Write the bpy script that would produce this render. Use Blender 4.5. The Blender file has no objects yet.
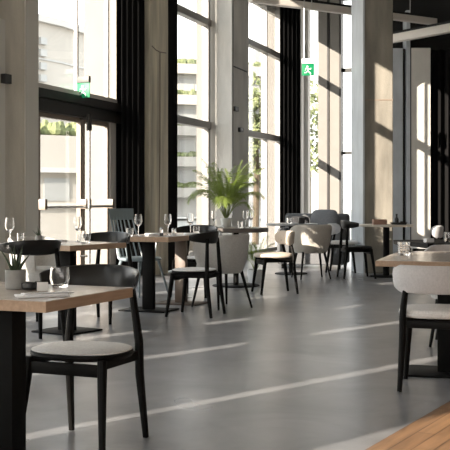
import bpy, bmesh, math, random
from mathutils import Vector, Matrix
random.seed(7)
PI = math.pi
SC = bpy.context.scene
COL = SC.collection

# ------------------------------------------------------------------ camera
F, HCAM, YH = 1050.0, 1.12, 197.5          # focal length in pixels of a 450 px frame, eye height, horizon row
cam_d = bpy.data.cameras.new('camera')
cam = bpy.data.objects.new('camera', cam_d); COL.objects.link(cam)
cam_d.sensor_width = 36.0; cam_d.lens = 36.0 * F / 450.0
cam_d.shift_y = -(225.0 - YH) / 450.0
cam_d.clip_end = 400
cam.location = (0, 0, HCAM); cam.rotation_euler = (PI / 2, 0, 0)
SC.camera = cam

# ------------------------------------------------------------------ world, sun, exposure
w = bpy.data.worlds.new('world'); SC.world = w; w.use_nodes = True
nt = w.node_tree; bg = nt.nodes['Background']
tc = nt.nodes.new('ShaderNodeTexCoord'); sp = nt.nodes.new('ShaderNodeSeparateXYZ'); cr = nt.nodes.new('ShaderNodeValToRGB')
nt.links.new(tc.outputs['Generated'], sp.inputs[0]); nt.links.new(sp.outputs['Z'], cr.inputs[0]); nt.links.new(cr.outputs[0], bg.inputs[0])
cr.color_ramp.elements[0].color = (1.0, 0.955, 0.90, 1); cr.color_ramp.elements[0].position = 0.0
cr.color_ramp.elements[1].color = (0.82, 0.92, 1.0, 1); cr.color_ramp.elements[1].position = 0.7
bg.inputs[1].default_value = 2.0
SUN_T = 0.27                                 # tangent of the sun's elevation
sd = bpy.data.lights.new('sun', 'SUN'); so = bpy.data.objects.new('sun', sd); COL.objects.link(so)
sd.energy = 9.0; sd.angle = math.radians(0.3); sd.color = (1.0, 0.89, 0.77)
sdir = Vector((0.7071, 0.7071, -SUN_T)).normalized()
so.rotation_euler = sdir.to_track_quat('-Z', 'Y').to_euler()
so.location = (-8, -8, 9)
vs = SC.view_settings
vs.view_transform = 'Standard'; vs.look = 'None'; vs.gamma = 1.0; vs.use_curve_mapping = False
vs.exposure = 1.0

# ------------------------------------------------------------------ helpers
def G(px, py, z):
    """point of the photograph that lies on the level plane at height z"""
    Y = F * (HCAM - z) / (py - YH)
    return Vector(((px - 225.0) * Y / F, Y, z))

def newmat(name):
    m = bpy.data.materials.new(name); m.use_nodes = True
    return m, m.node_tree, m.node_tree.nodes['Principled BSDF']

def mat(name, col, rough=0.5, metal=0.0, spec=0.5, noise=None, bump=None):
    """noise=(scale, amount[, stretch]) varies the colour; bump=(scale, strength)"""
    m, t, b = newmat(name)
    b.inputs['Base Color'].default_value = (*col, 1); b.inputs['Roughness'].default_value = rough
    b.inputs['Metallic'].default_value = metal; b.inputs['Specular IOR Level'].default_value = spec
    tcn = t.nodes.new('ShaderNodeTexCoord')
    if noise:
        mp = t.nodes.new('ShaderNodeMapping'); t.links.new(tcn.outputs['Object'], mp.inputs[0])
        if len(noise) > 2: mp.inputs['Scale'].default_value = noise[2]
        n = t.nodes.new('ShaderNodeTexNoise'); n.inputs['Scale'].default_value = noise[0]; n.inputs['Detail'].default_value = 6
        t.links.new(mp.outputs[0], n.inputs['Vector'])
        r = t.nodes.new('ShaderNodeValToRGB')
        r.color_ramp.elements[0].position = 0.3; r.color_ramp.elements[1].position = 0.72
        a = noise[1]
        r.color_ramp.elements[0].color = tuple(c * (1 - a) for c in col) + (1,)
        r.color_ramp.elements[1].color = tuple(min(1, c * (1 + a)) for c in col) + (1,)
        t.links.new(n.outputs['Fac'], r.inputs[0]); t.links.new(r.outputs[0], b.inputs['Base Color'])
    if bump:
        n2 = t.nodes.new('ShaderNodeTexNoise'); n2.inputs['Scale'].default_value = bump[0]; n2.inputs['Detail'].default_value = 4
        t.links.new(tcn.outputs['Object'], n2.inputs['Vector'])
        bp = t.nodes.new('ShaderNodeBump'); bp.inputs['Strength'].default_value = bump[1]; bp.inputs['Distance'].default_value = 0.01
        t.links.new(n2.outputs['Fac'], bp.inputs['Height']); t.links.new(bp.outputs[0], b.inputs['Normal'])
    return m

def glassmat(name, tint=(1, 1, 1), ior=1.45, rough=0.0):
    m = bpy.data.materials.new(name); m.use_nodes = True; t = m.node_tree
    for n in list(t.nodes): t.nodes.remove(n)
    o = t.nodes.new('ShaderNodeOutputMaterial'); mx = t.nodes.new('ShaderNodeMixShader')
    # Schlick reflectance of a thin, unrefracted sheet: the same from both sides
    ge = t.nodes.new('ShaderNodeNewGeometry'); dt = t.nodes.new('ShaderNodeVectorMath'); dt.operation = 'DOT_PRODUCT'
    t.links.new(ge.outputs['Incoming'], dt.inputs[0]); t.links.new(ge.outputs['Normal'], dt.inputs[1])
    def mth(op, a, bv=None):
        n = t.nodes.new('ShaderNodeMath'); n.operation = op
        t.links.new(a, n.inputs[1 if op == 'SUBTRACT' else 0])
        if op == 'SUBTRACT': n.inputs[0].default_value = bv
        elif bv is not None: n.inputs[1].default_value = bv
        return n.outputs[0]
    r0 = ((ior - 1) / (ior + 1)) ** 2
    p5 = mth('POWER', mth('SUBTRACT', mth('ABSOLUTE', dt.outputs['Value']), 1.0), 5.0)
    fac = mth('ADD', mth('MULTIPLY', p5, 1 - r0), r0)
    tr = t.nodes.new('ShaderNodeBsdfTransparent'); gl = t.nodes.new('ShaderNodeBsdfGlossy')
    tr.inputs[0].default_value = (*tint, 1); gl.inputs['Roughness'].default_value = rough
    t.links.new(fac, mx.inputs[0]); t.links.new(tr.outputs[0], mx.inputs[1]); t.links.new(gl.outputs[0], mx.inputs[2])
    t.links.new(mx.outputs[0], o.inputs[0])
    return m

def leafmat(name, col):
    m = mat(name, col, 0.45, noise=(8, 0.35)); t = m.node_tree; b = t.nodes['Principled BSDF']; o = t.nodes['Material Output']
    tl = t.nodes.new('ShaderNodeBsdfTranslucent'); mx = t.nodes.new('ShaderNodeMixShader'); mx.inputs[0].default_value = 0.4
    tl.inputs[0].default_value = (col[0] * 1.3, col[1] * 1.3, col[2], 1)
    t.links.new(b.outputs[0], mx.inputs[1]); t.links.new(tl.outputs[0], mx.inputs[2]); t.links.new(mx.outputs[0], o.inputs[0]); return m

def realglass(name):
    m = bpy.data.materials.new(name); m.use_nodes = True; t = m.node_tree
    for n in list(t.nodes): t.nodes.remove(n)
    o = t.nodes.new('ShaderNodeOutputMaterial'); g = t.nodes.new('ShaderNodeBsdfGlass')
    g.inputs['IOR'].default_value = 1.47; g.inputs['Roughness'].default_value = 0.0
    t.links.new(g.outputs[0], o.inputs[0]); return m

def emis(name, col, s):
    m, t, b = newmat(name)
    b.inputs['Base Color'].default_value = (*col, 1); b.inputs['Emission Color'].default_value = (*col, 1)
    b.inputs['Emission Strength'].default_value = s
    return m

def woodmat(name, c0, c1, rough=0.4, scale=(1.5, 18, 18)):
    m, t, b = newmat(name); b.inputs['Roughness'].default_value = rough
    tcn = t.nodes.new('ShaderNodeTexCoord'); mp = t.nodes.new('ShaderNodeMapping'); mp.inputs['Scale'].default_value = scale
    n = t.nodes.new('ShaderNodeTexNoise'); n.inputs['Scale'].default_value = 3; n.inputs['Detail'].default_value = 8; n.inputs['Distortion'].default_value = 0.6
    r = t.nodes.new('ShaderNodeValToRGB'); r.color_ramp.elements[0].color = (*c0, 1); r.color_ramp.elements[1].color = (*c1, 1)
    r.color_ramp.elements[0].position = 0.3; r.color_ramp.elements[1].position = 0.7
    t.links.new(tcn.outputs['Object'], mp.inputs[0]); t.links.new(mp.outputs[0], n.inputs['Vector'])
    t.links.new(n.outputs['Fac'], r.inputs[0]); t.links.new(r.outputs[0], b.inputs['Base Color'])
    return m

def floormat():
    m, t, b = newmat('polished_screed')
    tcn = t.nodes.new('ShaderNodeTexCoord')
    n = t.nodes.new('ShaderNodeTexNoise'); n.inputs['Scale'].default_value = 1.6; n.inputs['Detail'].default_value = 10; n.inputs['Distortion'].default_value = 0.8; n.inputs['Roughness'].default_value = 0.65
    t.links.new(tcn.outputs['Object'], n.inputs['Vector'])
    r = t.nodes.new('ShaderNodeValToRGB'); r.color_ramp.elements[0].position = 0.3; r.color_ramp.elements[1].position = 0.7
    r.color_ramp.elements[0].color = (0.165, 0.165, 0.172, 1); r.color_ramp.elements[1].color = (0.305, 0.302, 0.312, 1)
    t.links.new(n.outputs['Fac'], r.inputs[0]); t.links.new(r.outputs[0], b.inputs['Base Color'])
    n2 = t.nodes.new('ShaderNodeTexNoise'); n2.inputs['Scale'].default_value = 1.5; n2.inputs['Detail'].default_value = 2
    t.links.new(tcn.outputs['Object'], n2.inputs['Vector'])
    r2 = t.nodes.new('ShaderNodeMapRange'); r2.inputs['To Min'].default_value = 0.24; r2.inputs['To Max'].default_value = 0.36
    t.links.new(n2.outputs['Fac'], r2.inputs['Value']); t.links.new(r2.outputs[0], b.inputs['Roughness'])
    return m

def plankmat():
    m, t, b = newmat('oak_planks'); b.inputs['Roughness'].default_value = 0.4
    tcn = t.nodes.new('ShaderNodeTexCoord'); mp = t.nodes.new('ShaderNodeMapping'); mp.inputs['Rotation'].default_value = (0, 0, math.radians(-61))
    br = t.nodes.new('ShaderNodeTexBrick'); br.inputs['Scale'].default_value = 1.0
    br.inputs['Brick Width'].default_value = 1.2; br.inputs['Row Height'].default_value = 0.09; br.inputs['Mortar Size'].default_value = 0.004
    br.inputs['Color1'].default_value = (0.30, 0.165, 0.085, 1); br.inputs['Color2'].default_value = (0.36, 0.20, 0.10, 1); br.inputs['Mortar'].default_value = (0.17, 0.09, 0.045, 1)
    t.links.new(tcn.outputs['Object'], mp.inputs[0]); t.links.new(mp.outputs[0], br.inputs['Vector']); gr = t.nodes.new('ShaderNodeTexNoise'); gr.inputs['Scale'].default_value = 1.6; gr.inputs['Detail'].default_value = 8; gr.inputs['Distortion'].default_value = 1.2
    m2 = t.nodes.new('ShaderNodeMapping'); m2.inputs['Scale'].default_value = (0.8, 9, 1); t.links.new(mp.outputs[0], m2.inputs[0]); t.links.new(m2.outputs[0], gr.inputs['Vector'])
    rm = t.nodes.new('ShaderNodeMapRange'); rm.inputs['From Min'].default_value = 0.3; rm.inputs['From Max'].default_value = 0.7; rm.inputs['To Min'].default_value = 0.55; rm.inputs['To Max'].default_value = 1.15
    t.links.new(gr.outputs['Fac'], rm.inputs['Value'])
    vm = t.nodes.new('ShaderNodeVectorMath'); vm.operation = 'SCALE'; t.links.new(br.outputs['Color'], vm.inputs[0]); t.links.new(rm.outputs[0], vm.inputs['Scale'])
    t.links.new(vm.outputs['Vector'], b.inputs['Base Color'])
    return m

M = dict(
    screed=floormat(), planks=plankmat(),
    concrete=mat('grey_concrete', (0.66, 0.615, 0.525), 0.85, noise=(2.2, 0.28, (1, 1, 0.35)), bump=(30, 0.25)),
    concrete_pale=mat('pale_concrete', (0.64, 0.61, 0.56), 0.8, noise=(2.5, 0.18, (1, 1, 0.35)), bump=(30, 0.2)),
    concrete_col=mat('olive_column_concrete', (0.225, 0.205, 0.17), 0.85, noise=(5, 0.38, (1, 1, 0.2)), bump=(40, 0.35)),
    concrete_form=mat('board_formed_concrete', (0.60, 0.54, 0.42), 0.85, noise=(6, 0.35, (1, 1, 0.12)), bump=(40, 0.35)),
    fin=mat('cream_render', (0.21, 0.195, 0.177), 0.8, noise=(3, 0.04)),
    jamb=mat('grey_painted_steel', (0.66, 0.635, 0.575), 0.5),
    frame=mat('dark_bronze_frame', (0.022, 0.019, 0.017), 0.45, spec=0.3),
    frame_grey=mat('grey_window_frame', (0.30, 0.285, 0.265), 0.45),
    frame_pale=mat('pale_window_frame', (0.62, 0.58, 0.54), 0.45),
    frame_brown=mat('brown_window_frame', (0.22, 0.17, 0.13), 0.45),
    bluegrey=mat('blue_grey_cladding', (0.52, 0.55, 0.58), 0.4, noise=(6, 0.10, (1, 1, 0.4))),
    steel=mat('brushed_steel', (0.55, 0.54, 0.52), 0.35, 0.9),
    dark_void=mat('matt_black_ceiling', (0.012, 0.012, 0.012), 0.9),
    ceiling=mat('pale_ceiling', (0.62, 0.61, 0.59), 0.9),
    wall=mat('warm_white_plaster', (0.70, 0.68, 0.65), 0.9, noise=(2, 0.06)),
    curtain=mat('black_velvet', (0.009, 0.0085, 0.0085), 0.9, spec=0.15, noise=(40, 0.2, (1, 1, 0.05))),
    pane=glassmat('window_glass', (0.97, 0.975, 0.97), 1.35),
    glass=realglass('drinking_glass'),
    black_wood=mat('black_stained_ash', (0.0055, 0.005, 0.0045), 0.5, spec=0.12, noise=(12, 0.25, (1, 1, 0.15))),
    band=mat('polished_black_ash', (0.008, 0.0075, 0.007), 0.28, spec=0.35),
    black_metal=mat('black_steel', (0.005, 0.0048, 0.0046), 0.55, spec=0.10),
    brown_metal=mat('brown_steel', (0.10, 0.07, 0.05), 0.45),
    seat_grey=mat('pale_grey_wool', (0.78, 0.76, 0.74), 0.9, noise=(90, 0.10), bump=(350, 0.25)),
    back_grey=mat('lilac_grey_wool', (0.56, 0.54, 0.54), 0.9, noise=(90, 0.08), bump=(350, 0.25)),
    seat_beige=mat('beige_wool', (0.62, 0.53, 0.44), 0.9, noise=(90, 0.08), bump=(350, 0.2)),
    tub=mat('mid_grey_felt', (0.54, 0.525, 0.50), 0.92, noise=(70, 0.10), bump=(300, 0.25)),
    tub_beige=mat('warm_grey_felt', (0.46, 0.425, 0.38), 0.92, noise=(70, 0.10), bump=(300, 0.25)),
    cushion=mat('grey_cushion', (0.46, 0.45, 0.43), 0.92, noise=(70, 0.08)),
    sofa=mat('charcoal_upholstery', (0.11, 0.112, 0.115), 0.9, noise=(60, 0.15), bump=(250, 0.3)),
    pillow=mat('slate_pillow', (0.15, 0.155, 0.165), 0.9, noise=(60, 0.15)),
    pillow_black=mat('black_pillow', (0.03, 0.03, 0.032), 0.9),
    spindle=mat('blue_grey_lacquer', (0.20, 0.245, 0.265), 0.35),
    oak_top=woodmat('oak_laminate', (0.47, 0.405, 0.355), (0.55, 0.48, 0.425), 0.2),
    oak_edge=woodmat('oak_edge', (0.36, 0.235, 0.15), (0.46, 0.31, 0.205), 0.45),
    walnut=woodmat('dark_top', (0.085, 0.072, 0.062), (0.12, 0.10, 0.09), 0.28),
    grey_top=mat('grey_laminate', (0.30, 0.30, 0.30), 0.3),
    cream_top=mat('cream_laminate', (0.58, 0.52, 0.44), 0.35),
    pot_grey=mat('grey_cement_pot', (0.34, 0.335, 0.32), 0.8, noise=(15, 0.12), bump=(60, 0.2)),
    pot_white=mat('white_ceramic_pot', (0.70, 0.71, 0.70), 0.4),
    soil=mat('potting_soil', (0.035, 0.025, 0.018), 0.95, noise=(60, 0.4)),
    palm=leafmat('palm_green', (0.20, 0.26, 0.06)),
    stem=mat('stem_green', (0.16, 0.20, 0.06), 0.6),
    aloe=mat('succulent_green', (0.050, 0.072, 0.036), 0.5, noise=(25, 0.4)),
    paper=mat('white_paper', (0.82, 0.81, 0.79), 0.8),
    linen=mat('white_linen', (0.84, 0.83, 0.84), 0.85, noise=(60, 0.05)),
    cutlery=mat('cutlery_steel', (0.5, 0.5, 0.5), 0.25, 1.0),
    black_plastic=mat('black_plastic', (0.02, 0.02, 0.02), 0.4),
    box_wood=mat('reddish_wood', (0.30, 0.17, 0.12), 0.5),
    sign_green=emis('exit_green', (0.0, 0.17, 0.06), 0.35),
    sign_white=mat('sign_white', (0.80, 0.82, 0.80), 0.5),
    sign_grey=mat('sign_housing', (0.12, 0.12, 0.11), 0.5),
    lamp_pale=mat('pale_fixture', (0.66, 0.61, 0.55), 0.5),
    paving=mat('pale_paving', (0.34, 0.32, 0.29), 0.85, noise=(1, 0.1)),
    facade=mat('cream_facade', (0.40, 0.37, 0.33), 0.85, noise=(0.5, 0.05)),
    facade_white=mat('white_facade', (0.46, 0.445, 0.42), 0.85),
    far_glass=mat('far_window', (0.34, 0.34, 0.33), 0.3),
    hedge=mat('hedge_green', (0.17, 0.19, 0.085), 0.9, noise=(6, 0.5), bump=(12, 0.8)),
    tree=mat('tree_green', (0.19, 0.215, 0.095), 0.9, noise=(5, 0.5), bump=(8, 0.8)),
    trunk=mat('tree_bark', (0.12, 0.09, 0.06), 0.9),
)

class MB:
    def __init__(s): s.bm = bmesh.new()
    def box(s, c, size, rot=0.0, bev=0.0, mtx=None, seg=2):
        r = bmesh.ops.create_cube(s.bm, size=1.0)
        m = Matrix.Translation(c) @ Matrix.Rotation(rot, 4, 'Z')
        if mtx is not None: m = m @ mtx
        m = m @ Matrix.Diagonal((*size, 1))
        bmesh.ops.transform(s.bm, matrix=m, verts=r['verts'])
        if bev:
            es = list({e for v in r['verts'] for e in v.link_edges})
            bmesh.ops.bevel(s.bm, geom=es, offset=bev, segments=seg, affect='EDGES', profile=0.5)
        return s
    def prism(s, pts, z0, z1, bev=0.0):
        """upright prism over a plan outline (counter-clockwise)"""
        lo = [s.bm.verts.new((p[0], p[1], z0)) for p in pts]; hi = [s.bm.verts.new((p[0], p[1], z1)) for p in pts]
        n = len(pts); fs = [s.bm.faces.new(list(reversed(lo))), s.bm.faces.new(hi)]
        for i in range(n): fs.append(s.bm.faces.new((lo[i], lo[(i + 1) % n], hi[(i + 1) % n], hi[i])))
        if bev:
            es = [e for f in fs[:2] for e in f.edges]
            bmesh.ops.bevel(s.bm, geom=es, offset=bev, segments=2, affect='EDGES', profile=0.5)
        return s
    def tube(s, path, radii, n=10, sq=1.0):
        """tube through points; sq<1 flattens it"""
        pts = [Vector(p) for p in path]
        if not isinstance(radii, (list, tuple)): radii = [radii] * len(pts)
        rings = []
        for i, p in enumerate(pts):
            d = (pts[min(i + 1, len(pts) - 1)] - pts[max(i - 1, 0)]).normalized()
            a = Vector((0, 0, 1)) if abs(d.z) < 0.9 else Vector((1, 0, 0))
            u = d.cross(a).normalized(); v = d.cross(u).normalized()
            rings.append([s.bm.verts.new(p + radii[i] * (math.cos(2 * PI * k / n) * u + sq * math.sin(2 * PI * k / n) * v)) for k in range(n)])
        for a, b in zip(rings, rings[1:]):
            for k in range(n): s.bm.faces.new((a[k], a[(k + 1) % n], b[(k + 1) % n], b[k]))
        s.bm.faces.new(list(reversed(rings[0]))); s.bm.faces.new(rings[-1])
        return s
    def lathe(s, prof, n=24, c=(0, 0, 0), sx=1.0, sy=1.0):
        rings = []
        for r, z in prof:
            if r < 1e-5: rings.append([s.bm.verts.new((c[0], c[1], c[2] + z))])
            else: rings.append([s.bm.verts.new((c[0] + sx * r * math.cos(2 * PI * k / n), c[1] + sy * r * math.sin(2 * PI * k / n), c[2] + z)) for k in range(n)])
        for a, b in zip(rings, rings[1:]):
            for k in range(n):
                k2 = (k + 1) % n
                if len(a) == 1 and len(b) == 1: continue
                if len(a) == 1: s.bm.faces.new((a[0], b[k2], b[k]))
                elif len(b) == 1: s.bm.faces.new((a[k], a[k2], b[0]))
                else: s.bm.faces.new((a[k], a[k2], b[k2], b[k]))
        return s
    def grid(s, rows, close=False):
        vs_ = [[s.bm.verts.new(p) for p in r] for r in rows]
        for a, b in zip(vs_, vs_[1:]):
            m = len(a)
            for k in range(m if close else m - 1): s.bm.faces.new((a[k], a[(k + 1) % m], b[(k + 1) % m], b[k]))
        return vs_
    def loft(s, loops):
        """closed loops joined and capped"""
        v = s.grid(loops, close=True)
        s.bm.faces.new(list(reversed(v[0]))); s.bm.faces.new(v[-1])
        return s
    def quad(s, a, b, c, d):
        s.bm.faces.new([s.bm.verts.new(p) for p in (a, b, c, d)]); return s
    def build(s, name, m, parent=None, smooth=35, subsurf=0):
        bmesh.ops.recalc_face_normals(s.bm, faces=s.bm.faces)
        me = bpy.data.meshes.new(name); s.bm.to_mesh(me); s.bm.free()
        if smooth:
            me.shade_smooth(); me.set_sharp_from_angle(angle=math.radians(smooth))
        ms = m if isinstance(m, (list, tuple)) else [m]
        for x in ms: me.materials.append(x)
        o = bpy.data.objects.new(name, me); COL.objects.link(o)
        if parent: o.parent = parent
        if subsurf:
            md = o.modifiers.new('subdivision', 'SUBSURF'); md.levels = subsurf; md.render_levels = subsurf
        return o

def tag(o, label=None, cat=None, group=None, kind=None):
    if label: o['label'] = label
    if cat: o['category'] = cat
    if group: o['group'] = group
    if kind: o['kind'] = kind
    return o

def thing(name, label, cat, loc=(0, 0, 0), rz=0.0, group=None):
    o = bpy.data.objects.new(name, None); COL.objects.link(o)
    o.location = loc; o.rotation_euler = (0, 0, rz); o.empty_display_size = 0.1
    return tag(o, label, cat, group)

def dup(root, loc, rz, label, swap=None):
    def cp(o, parent):
        c = o.copy(); COL.objects.link(c); c.parent = parent
        if swap and o.type == 'MESH' and o.name.split('.')[0] in swap:
            c.data = o.data.copy(); c.data.materials[0] = swap[o.name.split('.')[0]]
        for ch in [x for x in bpy.data.objects if x.parent == o]: cp(ch, c)
        return c
    r = cp(root, None); r.location = loc; r.rotation_euler = (0, 0, rz); r['label'] = label
    return r

def struct(o): o['kind'] = 'structure'; return o
def face(fx, fy): return math.atan2(-fx, fy)     # yaw that turns local +Y to the direction (fx, fy)

# ------------------------------------------------------------------ the setting
UX, UY = 0.3203, 0.9473                        # direction of the window front; its inward normal is (UY, -UX)
def FP(s, n): return (-6.1 + UX * s + UY * n, UY * s - UX * n)
def fbox(mb, s0, s1, n0, n1, z0, z1, bev=0.0):
    pts = [FP(s0, n1), FP(s0, n0), FP(s1, n0), FP(s1, n1)]
    area = sum(pts[i][0] * pts[(i + 1) % 4][1] - pts[(i + 1) % 4][0] * pts[i][1] for i in range(4))
    if area < 0: pts.reverse()
    mb.prism(pts, z0, z1, bev); return mb
def obox(mb, x0, x1, y0, y1, z0, z1, rot=0.0, bev=0.0):
    mb.box(((x0 + x1) / 2, (y0 + y1) / 2, (z0 + z1) / 2), (x1 - x0, y1 - y0, z1 - z0), rot, bev); return mb
def sc(c, n): return (c - 6.1 + 1.2676 * n) / 0.627     # where the sun track c crosses depth n of the front
LINTEL, CEIL = 5.12, 6.0

ROOM = [FP(-8.0, -0.6), (10.75, -7.5), (10.75, 26), FP(26.5, -0.6)]
b = MB(); b.prism(ROOM, -0.2, 0.0); struct(b.build('floor', M['screed'], smooth=0))
b = MB()
p0, p1 = G(367, 450, 0), G(450, 402, 0); d = (p1 - p0).normalized()
q0 = p0 - d * 9; q1 = p0 + d * 9; nrm = Vector((d.y, -d.x, 0))
b.prism([tuple(q0.xy), tuple((q0 + nrm * 5).xy), tuple((q1 + nrm * 5).xy), tuple(q1.xy)], 0.0, 0.006)
struct(b.build('floor_wood', M['planks'], smooth=0))
b = MB(); b.prism(ROOM, CEIL, CEIL + 0.2); struct(b.build('ceiling', M['ceiling'], smooth=0))
b = MB(); b.box((10.6, 9, 3), (0.3, 32, 6)); struct(b.build('wall_right', M['wall'], smooth=0))

# window front: solid part with slit windows beside and behind the camera, deep piers further on
b = MB()
# sun track, then the crossbars and the head of each window
slots = [(3.3, 4.28, (), LINTEL), (5.76, 5.92, (), LINTEL), (7.80, 7.97, ((2.31, 0.17),), LINTEL), (9.38, 9.56, ((2.08, 0.25), (2.48, 1.4)), LINTEL), (11.30, 11.72, ((4.13, 0.12),), LINTEL), (12.96, 13.28, ((2.37, 0.12), (4.13, 0.12)), 5.46)]
edge = -8.0; T = 0.95; bays = []
for c0, c1, bars, head in slots:
    a, q = sc(c0, -T), sc(c1, 0.0)
    fbox(b, edge, a, -T, 0, 0, CEIL); edge = q
    fbox(b, a, q, -T, 0, head, CEIL)
    for zt, ht in bars: fbox(b, a, q, -0.45, -0.37, zt, zt + ht)
    bays.append((a, q))
struct(b.build('wall_left', M['concrete'], smooth=0))
b = MB()
for a, q in bays: fbox(b, a, q, -0.42, -0.40, 0.0, 5.46)
struct(b.build('window_5', M['pane'], smooth=0))
b = MB(); obox(b, -8.0, 10.5, -7.3, -7.0, 2.6, CEIL); obox(b, 2.0, 10.5, -7.3, -7.0, 0, 2.6); struct(b.build('wall_behind', M['wall'], smooth=0))
S1a, S1b = edge, 12.46                         # first pier in the picture
S2a, S2b = 15.73, 16.41
S3a, S3b = 19.42, 20.37
S4a = 24.15
b = MB(); fbox(b, S1a, 12.17, -0.6, 0, 0, CEIL); pier = struct(b.build('concrete_pier', M['concrete'], smooth=0))
b = MB(); fbox(b, 12.17, S1b, -0.6, 0.015, 0, CEIL, 0.005); struct(b.build('trim_1', M['jamb'], smooth=0))
b = MB(); fbox(b, S2a, S2b, -0.55, 0, 0, CEIL); struct(b.build('concrete_pier', M['concrete_form'], smooth=0))
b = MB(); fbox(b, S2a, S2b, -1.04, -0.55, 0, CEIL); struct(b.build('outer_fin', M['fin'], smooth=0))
b = MB(); fbox(b, S3a, S3b, -0.40, 0, 0, CEIL); struct(b.build('concrete_pier', M['concrete_pale'], smooth=0))
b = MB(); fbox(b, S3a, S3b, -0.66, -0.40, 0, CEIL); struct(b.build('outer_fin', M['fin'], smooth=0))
b = MB(); fbox(b, S3b, S3b + 0.1, -0.45, -0.02, 0, CEIL, 0.005); struct(b.build('trim_2', M['frame_pale'], smooth=0))
b = MB(); fbox(b, S4a, S4a + 0.5, -0.40, 0, 0, CEIL); struct(b.build('concrete_pier', M['concrete_pale'], smooth=0))
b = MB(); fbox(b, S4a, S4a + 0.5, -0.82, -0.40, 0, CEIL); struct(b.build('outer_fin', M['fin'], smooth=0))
b = MB()
for s0, s1, zl in ((S1b, S2a, 5.5), (S2b, S3a, 5.3), (S3b, S4a, LINTEL)): fbox(b, s0, s1, -0.62, -0.54, zl, CEIL)
struct(b.build('lintel_beam', M['concrete_pale'], smooth=0))

GN = -0.5                                      # depth of the glass
def window(name, s0, s1, z0, z1, transoms, mullions, m, tw=0.12, mw=0.06, gn=GN, md=0.07):
    b = MB()
    for zt in transoms: fbox(b, s0, s1, gn - 0.05, gn + 0.07, zt, zt + tw)
    for sm in mullions: fbox(b, sm - mw / 2, sm + mw / 2, gn - 0.7 * md, gn + md, z0, z1)
    fbox(b, s0, s1, gn - 0.05, gn + 0.07, z0, z0 + 0.06); fbox(b, s0, s1, gn - 0.05, gn + 0.07, z1 - 0.06, z1)
    fr = struct(b.build(name, m, smooth=0))
    b = MB(); fbox(b, s0, s1, gn - 0.008, gn + 0.008, z0 + 0.02, z1 - 0.02); b.build('pane', M['pane'], fr, smooth=0)
    return fr
window('window_1', S1b, S2a, 2.45, 5.98, [4.13], [14.41, 15.36], M['frame_pale'], mw=0.045, md=0.025)
window('window_2', S2b, S3a, 0, 5.98, [2.33, 4.13], [19.30], M['frame_grey'], gn=-0.45)
window('window_3', S3b, S4a, 0, 5.98, [2.33, 4.13], [22.9, 23.95], M['frame_grey'], gn=-0.45)

# door header and the pair of glazed doors
b = MB(); fbox(b, S1b, S2a, GN - 0.06, GN + 0.10, 2.17, 2.29); fbox(b, S1b, S2a, GN - 0.06, GN + 0.06, 2.29, 2.34); fbox(b, S1b, S2a, GN - 0.06, GN + 0.10, 2.34, 2.45)
struct(b.build('trim_3', M['frame'], smooth=0))
def door(name, s0, s1, wide):
    b = MB(); st = 0.05
    fbox(b, s0, s0 + st, GN - 0.03, GN + 0.03, 0.01, 2.165); fbox(b, s1 - st, s1, GN - 0.03, GN + 0.03, 0.01, 2.165)
    fbox(b, s0 + st, s1 - st, GN - 0.03, GN + 0.03, 0.01, 0.12); fbox(b, s0 + st, s1 - st, GN - 0.03, GN + 0.03, 2.11, 2.165)
    o = struct(b.build(name, M['frame_brown'], smooth=0))
    b = MB(); fbox(b, s0 + st, s1 - st, GN - 0.006, GN + 0.006, 0.12, 2.11); b.build('pane', M['pane'], o, smooth=0)
    b = MB(); A, B = FP(s0 + 0.06, GN + 0.11), FP(s1 - 0.07, GN + 0.11)
    b.tube([(A[0], A[1], 1.0), (B[0], B[1], 1.0)], 0.017, 12); pb = b.build('push_bar', M['steel'], o)
    for s in (s0 + 0.03, s1 - 0.04):
        b = MB(); fbox(b, s - 0.03, s + 0.03, GN + 0.03, GN + 0.12, 0.97, 1.10, 0.006); b.build('bracket', M['frame_brown'], pb)
    return o
door('door_1', 13.34, 14.53, True); door('door_2', 14.56, 15.36, False)
b = MB(); fbox(b, 15.37, S2a, GN - 0.03, GN + 0.05, 0, 2.17); struct(b.build('trim_4', M['frame_pale'], smooth=0))
b = MB(); A = FP(14.47, GN + 0.16)
b.tube([(A[0], A[1], 0.25), (A[0], A[1], 2.0)], 0.02, 12)
pull = b.build('door_pull', M['steel']); tag(pull, 'tall vertical steel tube on the glass door under the dark header', 'door handle')
b = MB(); b.tube([(A[0], A[1], 2.0), (A[0], A[1], 2.22)], 0.036, 12); B = FP(14.47, GN + 0.03); b.tube([(A[0], A[1], 2.17), (B[0], B[1], 2.17)], 0.025, 10)
b.build('mount', M['frame'], pull)
b = MB(); b.tube([(A[0], A[1], 0.35), (B[0], B[1], 0.35)], 0.015, 10); b.build('foot_mount', M['frame'], pull)

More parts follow.
